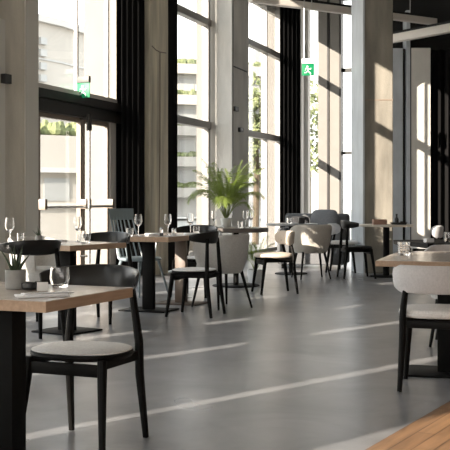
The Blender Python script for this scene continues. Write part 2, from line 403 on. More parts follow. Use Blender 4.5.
# end wall beyond the corner
E0 = FP(S4a, 0.0); E0 = Vector((E0[0], E0[1]))
EV = Vector((UY, -UX)); EN = Vector((UX, UY))
def ebox(mb, m0, m1, t0, t1, z0, z1):
    pts = [E0 + EV * m0 + EN * t0, E0 + EV * m1 + EN * t0, E0 + EV * m1 + EN * t1, E0 + EV * m0 + EN * t1]
    mb.prism([tuple(p) for p in pts], z0, z1); return mb
b = MB(); ebox(b, 0.40, 0.60, 0.0, 0.25, 0, 5.4); ebox(b, 0.655, 0.87, 0.0, 0.25, 0, 5.4); struct(b.build('trim_5', M['fin'], smooth=0))
b = MB()
ebox(b, 0.08, 0.18, 0.0, 0.2, 0, CEIL); struct(b.build('trim_6', M['jamb'], smooth=0))
b = MB(); ebox(b, 0.605, 0.645, -0.03, 0.2, 0, 5.4); ebox(b, 0.88, 0.915, -0.03, 0.2, 0, 5.4)
ebox(b, 0.18, 0.4, 0.1, 0.18, 0, 0.1); ebox(b, 0.9, 1.4, 0.1, 0.18, 0, 0.1); ebox(b, 0.9, 1.4, 0.1, 0.18, 3.83, 3.91); ebox(b, 0.9, 1.4, 0.1, 0.18, 2.05, 2.11)
fr = struct(b.build('window_4', M['frame'], smooth=0))
b = MB(); ebox(b, 0.18, 0.40, 0.13, 0.15, 0.1, 5.4); b.build('pane', M['pane'], fr, smooth=0)
b = MB(); ebox(b, 0.915, 1.4, 0.13, 0.15, 0.1, 5.4); b.build('pane', M['pane'], fr, smooth=0)
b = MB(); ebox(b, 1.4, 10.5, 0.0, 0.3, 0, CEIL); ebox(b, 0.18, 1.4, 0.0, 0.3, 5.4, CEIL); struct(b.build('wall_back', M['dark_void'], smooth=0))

# the two free-standing columns
b = MB(); obox(b, 2.06, 2.48, 15.5, 16.05, 0, CEIL, 0, 0.012); struct(b.build('free_column', M['concrete_col'], smooth=0))
b = MB(); b.prism([(1.93, 16.05), (2.035, 15.48), (2.06, 15.48), (2.06, 16.05)], 0, CEIL); struct(b.build('column_cladding', M['bluegrey'], smooth=0))
b = MB(); obox(b, 3.46, 3.82, 19.5, 20.0, 0, 3.9, 0, 0.01); struct(b.build('free_column', M['concrete_pale'], smooth=0))
b = MB(); obox(b, 3.11, 3.31, 19.55, 19.95, 0, 3.9); struct(b.build('column_cladding', M['bluegrey'], smooth=0))
b = MB(); obox(b, 3.31, 3.36, 19.62, 19.9, 0, 3.9); obox(b, 3.44, 3.458, 19.5, 19.9, 0, 3.9); struct(b.build('column_gap', M['frame'], smooth=0))
b = MB(); obox(b, 3.37, 3.44, 19.5, 19.9, 0, 4.6); struct(b.build('column_channel', M['bluegrey'], smooth=0))
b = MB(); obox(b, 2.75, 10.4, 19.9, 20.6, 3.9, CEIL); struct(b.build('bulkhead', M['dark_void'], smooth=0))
# ------------------------------------------------------------------ outside
b = MB(); b.box((-40, 45, -0.35), (160, 140, 0.3)); struct(b.build('ground', M['paving'], smooth=0))

def building_office():
    o = thing('office_building', 'curved cream concrete building outside, seen above the glass doors', 'building', (-13.5, 46, 0))
    b = MB(); R = 11
    arc = [(R * math.cos(a) * 0.75, R * math.sin(a)) for a in [math.radians(-150 + 10 * i) for i in range(31)]]
    b.prism(arc, 0, 7.7); b.build('wall', M['facade'], o, smooth=30)
    b = MB(); arc2 = [(x * 1.02, y * 1.02) for x, y in arc]; b.prism(arc2, 7.7, 7.95); b.build('roof_edge', M['facade_white'], o, smooth=30)
    for z in (4.2, 6.3):
        b = MB(); b.prism([(x * 1.004, y * 1.004) for x, y in arc], z, z + 0.06); b.build('joint', M['far_glass'], o, smooth=30)
    for ang in (-36.5, -62):
        for z in (5.6, 6.05, 6.55, 7.0):
            a = math.radians(ang); b = MB()
            b.box((R * math.cos(a) * 0.75, R * math.sin(a), z), (0.2, 0.32, 0.26), a); b.build('window', M['far_glass'], o, smooth=0)
    return o
building_office()
def building_terrace():
    o = thing('terraced_building', 'white terraced building with planted balconies outside the second window', 'building', (-1.0, 60, 0), math.radians(18))
    b = MB(); b.box((0, 3, 4.5), (9, 5, 9)); b.build('wall', M['facade_white'], o, smooth=0)
    for i in range(5):
        z = 1.4 + 1.75 * i
        b = MB(); b.box((0, 0.1, z), (9.2, 0.9, 0.55)); b.build('balcony', M['facade'], o, smooth=0)
        b = MB(); rr = random.Random(i)
        for k in range(46):
            x = -4.5 + k * 0.2
            b.lathe([(0, -0.15), (0.16, -0.08), (0.2, 0.02), (0.1, 0.16 + rr.random() * 0.15), (0, 0.22)], 6, (x, 0.05 + rr.uniform(-0.2, 0.2), z + 0.32), 1.1)
        b.build('planting', M['hedge'], o)
        for k in range(4):
            b = MB(); b.box((-3.3 + 2.2 * k, 0.52, z + 0.85), (0.9, 0.1, 0.9)); b.build('window', M['far_glass'], o, smooth=0)
    return o
building_terrace()
def tree(label, x, y, h, r, seed, cat='tree', name='tree'):
    o = thing(name, label, cat, (x, y, 0)); rr = random.Random(seed)
    b = MB(); b.tube([(0, 0, -0.2), (0.05, 0, h * 0.4), (0, 0.05, h * 0.75)], [0.1, 0.08, 0.04], 8); b.build('trunk', M['trunk'], o)
    b = MB()
    for k in range(260):
        th = rr.uniform(0, 2 * PI); u = rr.uniform(-1, 1); q = rr.random() ** 0.4
        c = Vector((r * q * math.cos(th) * math.sqrt(1 - u * u), r * q * math.sin(th) * math.sqrt(1 - u * u), h * 0.66 + 0.34 * h * q * u))
        for j in range(3):
            e = Vector((rr.uniform(-1, 1), rr.uniform(-1, 1), rr.uniform(-1, 1))).normalized() * 0.13; g = Vector((rr.uniform(-1, 1), rr.uniform(-1, 1), rr.uniform(-1, 1))).normalized() * 0.07
            cc = c + e * rr.uniform(-1.5, 1.5); b.quad(cc - e, cc - g, cc + e, cc + g)
    b.build('crown', M['tree'], o, smooth=0)
    return o
tree('loose green tree outside the third window', 0.85, 29.5, 4.6, 0.75, 3)
tree('pale green tree outside, beyond the pier with two black boxes', 2.6, 33, 5.0, 0.8, 4)
tree('green tree outside beside the terraced building', -2.5, 30, 3.2, 0.8, 5)
o = thing('garden_building', 'low cream garden building with a planted roof outside the left glass door', 'building', (-4.9, 30, 0), math.radians(35))
b = MB(); b.box((0, 1.5, 1.3), (5, 3, 3.2)); b.build('wall', M['facade'], o, smooth=0)
b = MB(); b.box((0, -0.05, 0.9), (5.0, 0.12, 0.10)); b.build('ledge', M['facade_white'], o, smooth=0)
b = MB(); b.box((0, -0.1, 1.9), (5.0, 0.22, 0.14)); b.build('canopy', M['facade_white'], o, smooth=0)
for x in (-1.4, 0.1, 1.5):
    b = MB(); b.box((x, 0, 1.35), (0.8, 0.04, 0.65)); b.build('window', M['far_glass'], o, smooth=0)
b = MB(); rr = random.Random(2)
for k in range(60): b.lathe([(0, -0.15), (0.14, -0.06), (0.18, 0.05), (0.08, 0.18 + rr.random() * 0.25), (0, 0.28)], 6, (rr.uniform(-2.4, 2.4), rr.uniform(0.1, 1.5), 3.0), 1.0)
b.build('roof_planting', M['hedge'], o)
b = MB(); obox(b, -12.4, -12.0, 5.40, 6.28, -0.2, 13); struct(b.build('sun_blocker', M['facade'], smooth=0))  # unseen blocker, added to keep the sun off the third pier's inner reveal

# ------------------------------------------------------------------ curtains
def curtain(name, label, a, bb, z0, z1, folds, amp=0.05, th=0.02):
    a = Vector(a); bb = Vector(bb); d = bb - a; L = d.length; d.normalize(); n = Vector((d.y, -d.x))
    N = folds * 8; rr = random.Random(folds); ph = [rr.uniform(0.7, 1.3) for _ in range(folds + 1)]
    def off(t): return amp * math.sin(2 * PI * folds * t) * ph[int(t * folds)]
    front = [a + d * L * i / N + n * (off(i / N) + th / 2) for i in range(N + 1)]
    back = [a + d * L * i / N + n * (off(i / N) - th / 2) for i in range(N + 1)]
    loop = front + back[::-1]
    b = MB(); b.loft([[(p.x, p.y, z) for p in loop] for z in (z0, (z0 + z1) / 2, z1)])
    return tag(b.build(name, M['curtain'], smooth=60), label, 'curtain')
curtain('curtain', 'black floor-length curtain beside the glass doors', FP(15.60, -0.46), FP(15.60, -0.04), 0.02, 5.95, 5, 0.045)
curtain('curtain', 'narrow black curtain on the left edge of the second window', FP(16.62, -0.10), FP(17.02, -0.10), 0.02, 5.95, 4, 0.04)
curtain('curtain', 'black curtain left of the hanging exit sign', FP(23.95, -0.40), FP(23.95, 0.06), 0.02, 5.95, 5, 0.05)
curtain('curtain', 'long black curtain at the right edge behind the far column', (3.86, 19.7), (5.4, 19.35), 0.02, 3.88, 11, 0.06)

# ------------------------------------------------------------------ signs, boxes, suspended lights
def exit_sign(label, loc, rz, s=1.0):
    o = thing('exit_sign', label, 'sign', loc, rz)
    b = MB(); b.box((0, 0, 0.075 * s), (0.24 * s, 0.06 * s, 0.10 * s), 0, 0.006); b.build('housing', M['sign_white'] if s > 1 else M['sign_grey'], o)
    b = MB(); b.box((0, 0, -0.09 * s), (0.24 * s, 0.014 * s, 0.23 * s), 0, 0.003); p = b.build('panel', M['sign_green'], o)
    b = MB()
    b.lathe([(0, -0.02), (0.018, -0.012), (0.022, 0), (0.018, 0.012), (0, 0.02)], 10, (-0.01 * s, -0.012 * s, -0.035 * s), s, 0.3)
    for q in ([(-0.005, -0.06), (0.0, -0.12)], [(0.0, -0.12), (0.045, -0.15), (0.05, -0.185)], [(0.0, -0.12), (-0.04, -0.15), (-0.075, -0.15)],
              [(-0.005, -0.065), (0.045, -0.085), (0.06, -0.06)], [(-0.005, -0.065), (-0.05, -0.075), (-0.055, -0.11)]):
        b.tube([(x * s, -0.0085 * s, z * s) for x, z in q], 0.011 * s, 6)
    b.build('running_figure', M['sign_white'], p)
    return o
A = FP(14.38, GN + 0.12)
sg = exit_sign('small green exit sign standing on the dark door header', (A[0], A[1], 2.60), face(0.45, 0.9), 0.85)
A = G(308, 68, 0); 
sg2 = exit_sign('large green exit sign with white housing hanging by the far window', (1.336, 16.9, 3.252), face(0, 1), 0.83)
for ch in sg2.children:
    if ch.name.startswith('housing'): ch.data.materials[0] = M['sign_white']
b = MB(); b.tube([(-0.06, 0, 0.1), (-0.06, 0, CEIL - 3.252)], 0.006, 6); b.tube([(0.06, 0, 0.1), (0.06, 0, CEIL - 3.252)], 0.006, 6); b.build('suspension_wire', M['steel'], sg2)

def wall_box(label, px, py, n=0.0):
    k = (px - 225) / F; s = (6.1 - n * (UY + UX * k)) / (UX - UY * k); p = FP(s, n)
    z = HCAM + (YH - py) * p[1] / F
    b = MB(); fbox(b, s - 0.09, s + 0.09, n, n + 0.05, z - 0.04, z + 0.04, 0.004)
    return tag(b.build('junction_box', M['black_plastic']), label, 'wall box')
wall_box('upper small black box on the grey pier behind the palm', 234.5, 109)
wall_box('lower small black box on the grey pier behind the palm', 239.5, 130)
def plate(label, s0, s1, z0, z1, m, name, cat, n=0.0, d=0.02):
    b = MB(); fbox(b, s0, s1, n, n + d, z0, z1, 0.003); return tag(b.build(name, m), label, cat)
plate('tall pale panel on the concrete pier at the left edge', 11.52, 11.73, 0.02, 3.0, M['jamb'], 'wall_panel', 'panel')
plate('small black fitting on the pale panel at the left edge', 11.64, 11.76, 2.32, 2.42, M['black_plastic'], 'wall_fitting', 'fitting', n=0.02, d=0.06)
# joints of the concrete: raised cable and thin seams
def seam(pts, r=0.008, label=None):
    b = MB(); b.tube(pts, r, 6); return b
k = lambda px, py, n: (lambda s: (*FP(s, n), HCAM + (YH - py) * FP(s, n)[1] / F))((6.1 - n * (UY + UX * ((px - 225) / F))) / (UX - UY * ((px - 225) / F)))
b = seam([k(152, 46, .012), k(156, 50, .012), k(160, 52, .012), k(166, 53, .012)]); b.tube([k(160, 52, .012), k(160, 150, .012), k(159, 235, .012)], 0.007, 6)
tag(b.build('conduit', M['frame_brown']), 'thin brown cable running down the board-marked concrete pier', 'cable')
b = seam([k(233, 0, .008), k(233, 90, .008), k(232.5, 215, .008)], 0.012); struct(b.build('trim_7', M['frame_grey']))
b = seam([k(233, 66, .01), k(247, 72, .01)], 0.012); struct(b.build('trim_8', M['frame']))
b = MB()
for z in (2.55,): obox(b, 2.055, 2.482, 15.496, 15.51, z, z + 0.02)
struct(b.build('trim_9', M['frame_brown'], smooth=0))

def light_bar(label, a, bb, h=0.12, wd=0.12):
    a, bb = Vector(a), Vector(bb); L = (bb - a).length; mid = (a + bb) / 2
    o = thing('pendant_light_bar', label, 'light', tuple(mid), math.atan2((bb - a).y, (bb - a).x))
    b = MB(); b.box((0, 0, h / 2), (L, wd, h), 0, 0.008); b.build('profile', M['lamp_pale'], o)
    b = MB(); b.box((0, 0, h + 0.02), (L, wd * 0.8, 0.04)); b.build('gear_tray', M['dark_void'], o, smooth=0)
    for t in (-0.35, 0.35):
        b = MB(); b.tube([(L * t, 0, h + 0.03), (L * t, 0, CEIL - mid.z)], 0.006, 6); b.build('suspension_wire', M['steel'], o)
    return o
light_bar('long pale light bar crossing the top of the picture behind the concrete column', (0.40, 16.56, 4.20), (3.75, 18.75, 4.20), 0.11)
light_bar('pale light bar rising to the right of the concrete column', (2.6, 18.5, 3.78), (4.3, 15.9, 3.78), 0.14)

# ------------------------------------------------------------------ tables
def table(name, label, loc, rz, lx, ly, top_m, edge_m, posts=((0, 0),), post=(0.14, 0.08), pm='black_metal', h=0.74, th=0.035, plate=(0.42, 0.42), pms=None):
    o = thing(name, label, 'table', loc, rz)
    b = MB(); b.box((0, 0, h - th / 2 - 0.001), (lx, ly, th - 0.002), 0, 0.002); b.build('edge_band', edge_m, o, smooth=0)
    b = MB(); b.box((0, 0, h - 0.0015), (lx - 0.004, ly - 0.004, 0.003)); b.build('tabletop', top_m, o, smooth=0)
    for i, (x, y) in enumerate(posts):
        m = M[pms[i]] if pms else M[pm]
        b = MB(); b.box((x, y, (h - th + 0.012) / 2), (post[0], post[1], h - th - 0.012), 0, 0.004); b.build('post', m, o)
        b = MB(); b.box((x, y, 0.008), (plate[0], plate[1], 0.014), 0, 0.004); b.build('base_plate', m, o)
        b = MB(); b.box((x, y, h - th - 0.006), (0.26, 0.26, 0.01)); b.build('mounting_plate', m, o, smooth=0)
    return o
def round_table(label, loc, r, top_m, edge_m, h=0.74, th=0.03, pr=0.035, name='round_table', base_r=0.24):
    o = thing(name, label, 'table', loc, 0)
    b = MB(); b.lathe([(0, h - th), (r - 0.006, h - th), (r, h - th + 0.006), (r, h - 0.004), (r - 0.003, h - 0.002), (0, h - 0.002)], 48); b.build('edge_band', edge_m, o)
    b = MB(); b.lathe([(0, h - 0.002), (r - 0.004, h - 0.002), (r - 0.005, h), (0, h)], 48); b.build('tabletop', top_m, o)
    b = MB(); b.lathe([(0, 0.012), (pr, 0.012), (pr, h - th), (0, h - th)], 20); b.build('post', M['black_metal'], o)
    b = MB(); b.lathe([(0, 0.001), (base_r, 0.001), (base_r, 0.01), (base_r - 0.01, 0.016), (0, 0.018)], 40); b.build('base_plate', M['black_metal'], o)
    return o
TH = 0.74
# A: foreground left
cA1 = G(46, 301.5, TH); cA2 = G(133, 287.3, TH); uA = (cA2 - cA1).normalized(); wA = Vector((-uA.y, uA.x, 0)); LA = (cA2 - cA1).length
ctrA = cA1 + uA * LA / 2 + wA * 0.35
table('dining_table', 'oak-topped table in the left foreground with a grey potted succulent', (ctrA.x, ctrA.y, 0), math.atan2(uA.y, uA.x), LA, 0.70, M['oak_top'], M['oak_edge'], posts=((0.0, 0.075),), post=(0.10, 0.16), th=0.042)
def onA(px, py): return G(px, py, TH)
# B
aB = math.atan2(0.83, 0.556)
cB = Vector((-1.32, 8.78, 0))
table('dining_table', 'square oak table by the glass doors holding a small potted succulent and glasses', (cB.x, cB.y, 0), aB, 0.70, 0.70, M['oak_top'], M['oak_edge'], post=(0.08, 0.14), th=0.045)
# C: long, two posts
aC = math.atan2(0.93, 0.37); cC = Vector((-0.6, 10.75, 0))
table('dining_table', 'long oak table on two posts in front of the board-marked concrete pier', (cC.x, cC.y, 0), aC, 1.2, 0.6, M['oak_top'], M['oak_edge'], posts=((-0.37, 0.02), (0.37, 0.0)), post=(0.06, 0.12), plate=(0.36, 0.5), th=0.05, pms=['black_metal', 'brown_metal'])
# G: right foreground
aG = math.atan2(0.96, 0.28); cg = G(375.5, 260.5, TH); uG = Vector((0.28, 0.96, 0)); vG = Vector((0.96, -0.28, 0))
ctrG = cg + uG * 0.6 + vG * 0.42
table('dining_table', 'oak table at the right edge with one cut-glass tumbler', (ctrG.x, ctrG.y, 0), aG, 1.2, 0.84, M['oak_top'], M['oak_edge'], posts=((-0.12, 0.03),), post=(0.08, 0.12), plate=(0.4, 0.55), th=0.036)
# D, E, F round; H black square
cD = Vector((0.14, 13.3, 0)); round_table('round dark table carrying the palm', tuple(cD), 0.41, M['walnut'], M['walnut'], th=0.055, base_r=0.3)
cE = Vector((0.97, 15.4, 0)); round_table('round grey table behind the armchair with a sunlit stripe', tuple(cE), 0.39, M['grey_top'], M['grey_top'])
cF = Vector((2.28, 14.85, 0)); round_table('round cream-edged table in front of the concrete column', tuple(cF), 0.385, M['cream_top'], M['cream_top'], pr=0.045)
cH = Vector((1.98, 9.1, 0)); table('dining_table', 'black square table behind the right foreground table', (cH.x, cH.y, 0), 0.2, 0.8, 0.8, M['black_wood'], M['black_wood'], th=0.04)

# ------------------------------------------------------------------ chairs (local +Y is the way the sitter faces)
def superloop(a, bb, z, e=2.6, n=40, y0=0.0, back=1.0):
    out = []
    for i in range(n):
        t = 2 * PI * i / n; c, s_ = math.cos(t), math.sin(t)
        x = a * math.copysign(abs(c) ** (2 / e), c); y = bb * math.copysign(abs(s_) ** (2 / e), s_)
        if y < 0: x *= back + (1 - back) * (1 + y / bb)
        out.append((x, y + y0, z))
    return out
def pad(a, bb, z0, z1, e=2.6, back=0.92, dome=0.01, y0=0.0):
    b = MB(); h = z1 - z0
    b.loft([superloop(a - 0.012, bb - 0.012, z0, e, y0=y0, back=back), superloop(a, bb, z0 + 0.3 * h, e, y0=y0, back=back), superloop(a, bb, z0 + 0.65 * h, e, y0=y0, back=back),
            superloop(a - 0.012, bb - 0.012, z1, e, y0=y0, back=back), superloop(a * 0.6, bb * 0.6, z1 + dome, e, y0=y0, back=back), superloop(a * 0.15, bb * 0.15, z1 + dome * 1.2, e, y0=y0, back=back)])
    return b
def sweep_band(a0, a1, rx, ry, cy, zmid, hfun, th, lean=0.12, n=28, round_ends=True):
    """curved back: plan arc around (0,cy) from angle a0 to a1 (degrees), height hfun(t)"""
    loops = []
    for i in range(n + 1):
        t = i / n; a = math.radians(a0 + (a1 - a0) * t); c, s_ = math.cos(a), math.sin(a)
        p = Vector((rx * c, cy + ry * s_)); nv = Vector((c / rx, s_ / ry)).normalized(); h = hfun(t); tk = th
        if round_ends: tk = th * (0.35 + 0.65 * min(1, 6 * min(t, 1 - t) + 0.001) ** 0.5)
        lp = []
        for (o, z) in ((-.5, -.35), (-.3, -.47), (0, -.5), (.3, -.47), (.5, -.35), (.5, 0), (.5, .35), (.3, .47), (0, .5), (-.3, .47), (-.5, .35), (-.5, 0)):
            q = p + nv * (o * tk + lean * z * h); lp.append((q.x, q.y, zmid + z * h))
        loops.append(lp)
    b = MB(); b.loft(loops); return b
def leg(mb, pts, r, sq=1.0, n=10): mb.tube(pts, r, n, sq); return mb

def frame_legs(o, m, back_top, wide=0.19):
    for sx in (-1, 1):
        b = MB(); leg(b, [(sx * 0.215, 0.205, 0.001), (sx * 0.192, 0.165, 0.30), (sx * 0.185, 0.15, 0.41)], [0.0145, 0.021, 0.023]); b.build('leg', m, o)
        b = MB(); leg(b, [(sx * 0.20, -0.235, 0.001), (sx * 0.188, -0.195, 0.30), (sx * 0.187, -0.19, 0.45), (sx * wide, -0.180 if back_top > 0.7 else -0.150, back_top)], [0.0145, 0.021, 0.021, 0.016]); b.build('leg', m, o)
    b = MB(); b.box((0, 0.155, 0.365), (0.35, 0.02, 0.055), 0, 0.005); b.build('front_rail', m, o)
    b = MB(); b.box((0, -0.185, 0.385), (0.355, 0.02, 0.045), 0, 0.005); b.build('back_rail', m, o)
    for sx in (-1, 1):
        b = MB(); b.box((sx * 0.18, -0.01, 0.39), (0.02, 0.33, 0.045), 0, 0.005); b.build('side_rail', m, o)
def bent_chair(label, loc, rz):
    o = thing('bentwood_chair', label, 'chair', loc, rz)
    frame_legs(o, M['black_wood'], 0.735, 0.150)
    b = MB(); b.loft([superloop(0.225, 0.195, 0.405, 2.5, back=0.93), superloop(0.232, 0.202, 0.418, 2.5, back=0.93), superloop(0.23, 0.20, 0.430, 2.5, back=0.93)]); b.build('seat_shell', M['black_wood'], o)
    pad(0.226, 0.196, 0.430, 0.444, 2.5, 0.93, 0.006).build('seat', M['seat_grey'], o)
    sweep_band(193, 347, 0.255, 0.225, 0.015, 0.745, lambda t: 0.045 + 0.075 * math.sin(PI * t) ** 0.7, 0.024, 0.18).build('backrest', M['band'], o)
    return o
def padded_chair(label, loc, rz):
    o = thing('padded_chair', label, 'chair', loc, rz)
    frame_legs(o, M['black_wood'], 0.62, 0.17)
    pad(0.232, 0.222, 0.422, 0.466, 2.8, 0.93, 0.010).build('seat', M['seat_grey'], o)
    sweep_band(205, 335, 0.275, 0.225, 0.01, 0.645, lambda t: 0.165 * (0.35 + 0.65 * min(1, 7 * min(t, 1 - t)) ** 0.45), 0.048, 0.10).build('backrest', M['back_grey'], o)
    return o
def tub_chair(label, loc, rz, top=0.75, front=0.63):
    o = thing('tub_chair', label, 'armchair', loc, rz)
    loops = []; N = 36
    for i in range(N + 1):
        t = i / N; a = math.radians(270 + (t - 0.5) * 2 * 128); c, s_ = math.cos(a), math.sin(a)
        w_ = abs(t - 0.5) * 2; zt = top - (top - front) * (max(0, w_ - 0.40) / 0.60) ** 1.3
        zb = 0.355; lp = []
        def P(r, z): return (r * c * 1.02, r * s_ - 0.0, z)
        ri = 0.0
        for z, r in ((zb, 0.205), (zb + 0.03, 0.225), (zb + 0.14, 0.262), (zt - 0.05, 0.287), (zt - 0.012, 0.288), (zt, 0.278), (zt, 0.262), (zt - 0.012, 0.252), (zt - 0.05, 0.247), (zb + 0.14, 0.215), (zb + 0.05, 0.18), (zb, 0.165)):
            lp.append(P(r, z))
        loops.append(lp)
    b = MB(); b.loft(loops); b.build('shell', M['tub'], o, smooth=50)
    pad(0.235, 0.225, 0.36, 0.465, 2.4, 0.85, 0.012, y0=0.015).build('seat', M['cushion'], o)
    for sx in (-1, 1):
        b = MB(); leg(b, [(sx * 0.22, 0.20, 0.001), (sx * 0.165, 0.135, 0.37)], [0.0105, 0.018]); b.build('leg', M['black_wood'], o)
        b = MB(); leg(b, [(sx * 0.21, -0.24, 0.001), (sx * 0.15, -0.145, 0.37)], [0.0105, 0.018]); b.build('leg', M['black_wood'], o)
    return o

PC = Vector((-0.62, 4.75, 0))
c1 = bent_chair('black bentwood chair with pale grey seat at the left foreground table', (-0.645, 4.765, 0), face(-0.386, -0.922))
dup(c1, (-1.51, 8.02, 0), face(-0.6, 0.8), 'bentwood chair behind the foreground succulent, its dark back towards us')
dup(c1, (-1.11, 9.52, 0), face(-0.45, -0.89), 'bentwood chair between the square oak table and the spindle-back chair')
dup(c1, (-0.29, 9.98, 0), face(-0.95, 0.31), 'bentwood chair seen from the side at the near end of the long oak table')
dup(c1, (-0.34, 11.93, 0), face(-0.37, -0.93), 'bentwood chair at the far end of the long oak table')
dup(c1, (1.84, 14.62, 0), face(0.98, 0.12), 'all-black bentwood chair standing before the concrete column', swap={'seat': M['black_wood']})
c2 = padded_chair('black chair with pale grey padded back in the right foreground', (1.265, 6.23, 0), face(0.28, 0.96))
dup(c2, (0.57, 12.32, 0), face(-0.97, -0.22), 'padded chair with sunlit beige seat and back beside the palm table', swap={'seat': M['seat_beige'], 'backrest': M['seat_beige']})
dup(c2, (2.78, 14.55, 0), face(-0.98, 0.15), 'padded grey chair right of the round cream-edged table')
dup(c2, (1.78, 15.75, 0), face(0.95, -0.25), 'padded grey chair between the charcoal sofa and the concrete column')
c3 = tub_chair('grey tub armchair with its back to us in front of the palm table', (-0.04, 10.72, 0), face(-0.6, 0.8))
dup(c3, (1.19, 14.55, 0), face(-0.2, 0.98), 'warm grey tub armchair with a sunlit stripe down its back', swap={'shell': M['tub_beige']})
dup(c3, (-1.72, 9.75, 0), face(0.8, -0.6), 'grey tub armchair between the square oak table and the doors')
dup(c3, (-0.33, 12.75, 0), face(0.3, -0.95), 'grey tub armchair facing us between the palm table and the window')
dup(c3, (1.80, 7.98, 0), face(-0.28, -0.96), 'pale tub armchair on the far side of the right foreground table', swap={'shell': M['back_grey']})

def spindle_chair(label, loc, rz):
    o = thing('spindle_chair', label, 'chair', loc, rz); m = M['spindle']
    pad(0.25, 0.235, 0.40, 0.435, 2.3, 0.9, 0.004).build('seat', m, o)
    for sx in (-1, 1):
        for y0, y1 in ((0.15, 0.24), (-0.14, -0.26)):
            b = MB(); leg(b, [(sx * 0.15, y0, 0.41), (sx * 0.235, y1, 0.001)], [0.017, 0.011]); b.build('leg', m, o)
    for i in range(7):
        t = (i - 3) / 3; b = MB()
        b.tube([(t * 0.19, -0.20 + 0.05 * t * t, 0.42), (t * 0.165, -0.34 + 0.03 * t * t, 0.92)], 0.009, 8); b.build('spindle', m, o)
    sweep_band(238, 302, 0.36, 0.33, -0.02, 0.925, lambda t: 0.13, 0.022, 0.25).build('headrest', m, o)
    sweep_band(180, 360, 0.275, 0.25, 0.0, 0.655, lambda t: 0.03, 0.045, 0.0).build('arm_bow', m, o)
    for sx in (-1, 1):
        for y in (0.03, -0.10):
            b = MB(); b.tube([(sx * 0.21, y, 0.42), (sx * 0.258, y - 0.01, 0.65)], 0.010, 8); b.build('arm_spindle', m, o)
    return o
spindle_chair('blue-grey spindle-back armchair in front of the black curtain by the doors', (-0.98, 12.05, 0), face(0.75, -0.66))

def sofa(label, loc, rz):
    o = thing('sofa', label, 'sofa', loc, rz); m = M['sofa']
    b = MB(); b.box((0, 0, 0.235), (1.05, 0.74, 0.33), 0, 0.03); b.build('base', m, o)
    b = MB(); b.box((0, 0.06, 0.44), (0.80, 0.60, 0.12), 0, 0.045, seg=3); b.build('seat_cushion', m, o)
    b = MB(); b.box((0, -0.33, 0.55), (1.05, 0.15, 0.62), 0, 0.05, Matrix.Rotation(math.radians(-6), 4, 'X'), 3); b.build('backrest', m, o)
    for sx in (-1, 1):
        b = MB(); b.box((sx * 0.465, 0.03, 0.44), (0.13, 0.72, 0.40), 0, 0.045, seg=3); b.build('arm', m, o)
        for y in (-0.3, 0.3):
            b = MB(); b.tube([(sx * 0.45, y, 0.001), (sx * 0.45, y, 0.08)], 0.02, 10); b.build('foot', M['black_wood'], o)
    return o
sof = sofa('charcoal sofa with loose cushions beneath the far window', (1.42, 16.75, 0), face(-0.25, -0.97))
def cushion(label, loc, rz, tilt, m, k=1.0):
    b = MB(); w2, h2 = 0.23 * k, 0.21 * k; loops = []
    for s_, d_ in ((0.90, -0.01), (1.0, 0.0), (0.94, 0.035), (0.75, 0.06), (0.4, 0.075), (0.08, 0.078)):
        loops.append([(x * s_, d_, z * s_) for x, _, z in [(p[0], 0, p[1]) for p in superloop(w2, h2, 0, 4.5, 32)]])
    loops = [[(x, -d2, z) for x, d2, z in lp] for lp in loops[::-1]][:-1] + loops[1:]
    b.loft(loops)
    bmesh.ops.transform(b.bm, matrix=Matrix.Rotation(rz, 4, 'Z') @ Matrix.Rotation(tilt, 4, 'X'), verts=b.bm.verts)
    o = b.build('throw_cushion', m, smooth=60); o.location = loc
    return tag(o, label, 'cushion', None)
fs = face(-0.25, -0.97)
cushion('large slate cushion leaning at the right of the charcoal sofa back', (1.56, 16.60, 0.73), fs - 0.25, 0.3, M['pillow'])
cushion('dark cushion leaning at the left of the charcoal sofa back', (1.17, 16.62, 0.68), fs + 0.1, 0.3, M['pillow_black'], 0.72)

# ------------------------------------------------------------------ plants
def succulent(label, loc, s, pot_m):
    o = thing('potted_succulent', label, 'potted plant', loc)
    b = MB(); b.lathe([(0, 0.0005), (0.042 * s, 0.0005), (0.046 * s, 0.006 * s), (0.047 * s, 0.086 * s), (0.045 * s, 0.088 * s), (0.042 * s, 0.086 * s), (0.041 * s, 0.07 * s), (0, 0.07 * s)], 32); b.build('pot', pot_m, o)
    b = MB(); b.lathe([(0, 0.074 * s), (0.02 * s, 0.075 * s), (0.0412 * s, 0.072 * s), (0.0412 * s, 0.0705 * s), (0, 0.0705 * s)], 24); b.build('soil', M['soil'], o)
    rr = random.Random(int(s * 100)); 
    for i in range(11):
        a = 2.4 * i; le = s * rr.uniform(0.07, 0.13) * (1.15 if i < 5 else 0.8); t = rr.uniform(0.15, 0.55) if i > 3 else rr.uniform(0.02, 0.2)
        b = MB(); ca, sa = math.cos(a), math.sin(a); pts = []; rad = []
        for j in range(7):
            u = j / 6; out = le * t * (u + 0.5 * u * u); pts.append((ca * (0.012 * s + out), sa * (0.012 * s + out), 0.072 * s + le * u * (1 - 0.12 * u * t))); rad.append(0.0105 * s * (1 - u ** 1.8) + 0.0006)
        b.tube(pts, rad, 8, 0.6); b.build('leaf', M['aloe'], o)
    return o
pA = G(15.5, 289, TH); succulent('succulent in a round grey pot on the left foreground table', (pA.x, pA.y, TH), 0.92, M['pot_grey'])
pB = Vector((-1.60, 9.02, TH)); succulent('tiny succulent in a grey pot on the square oak table by the doors', (pB.x, pB.y, TH), 0.62, M['pot_grey'])

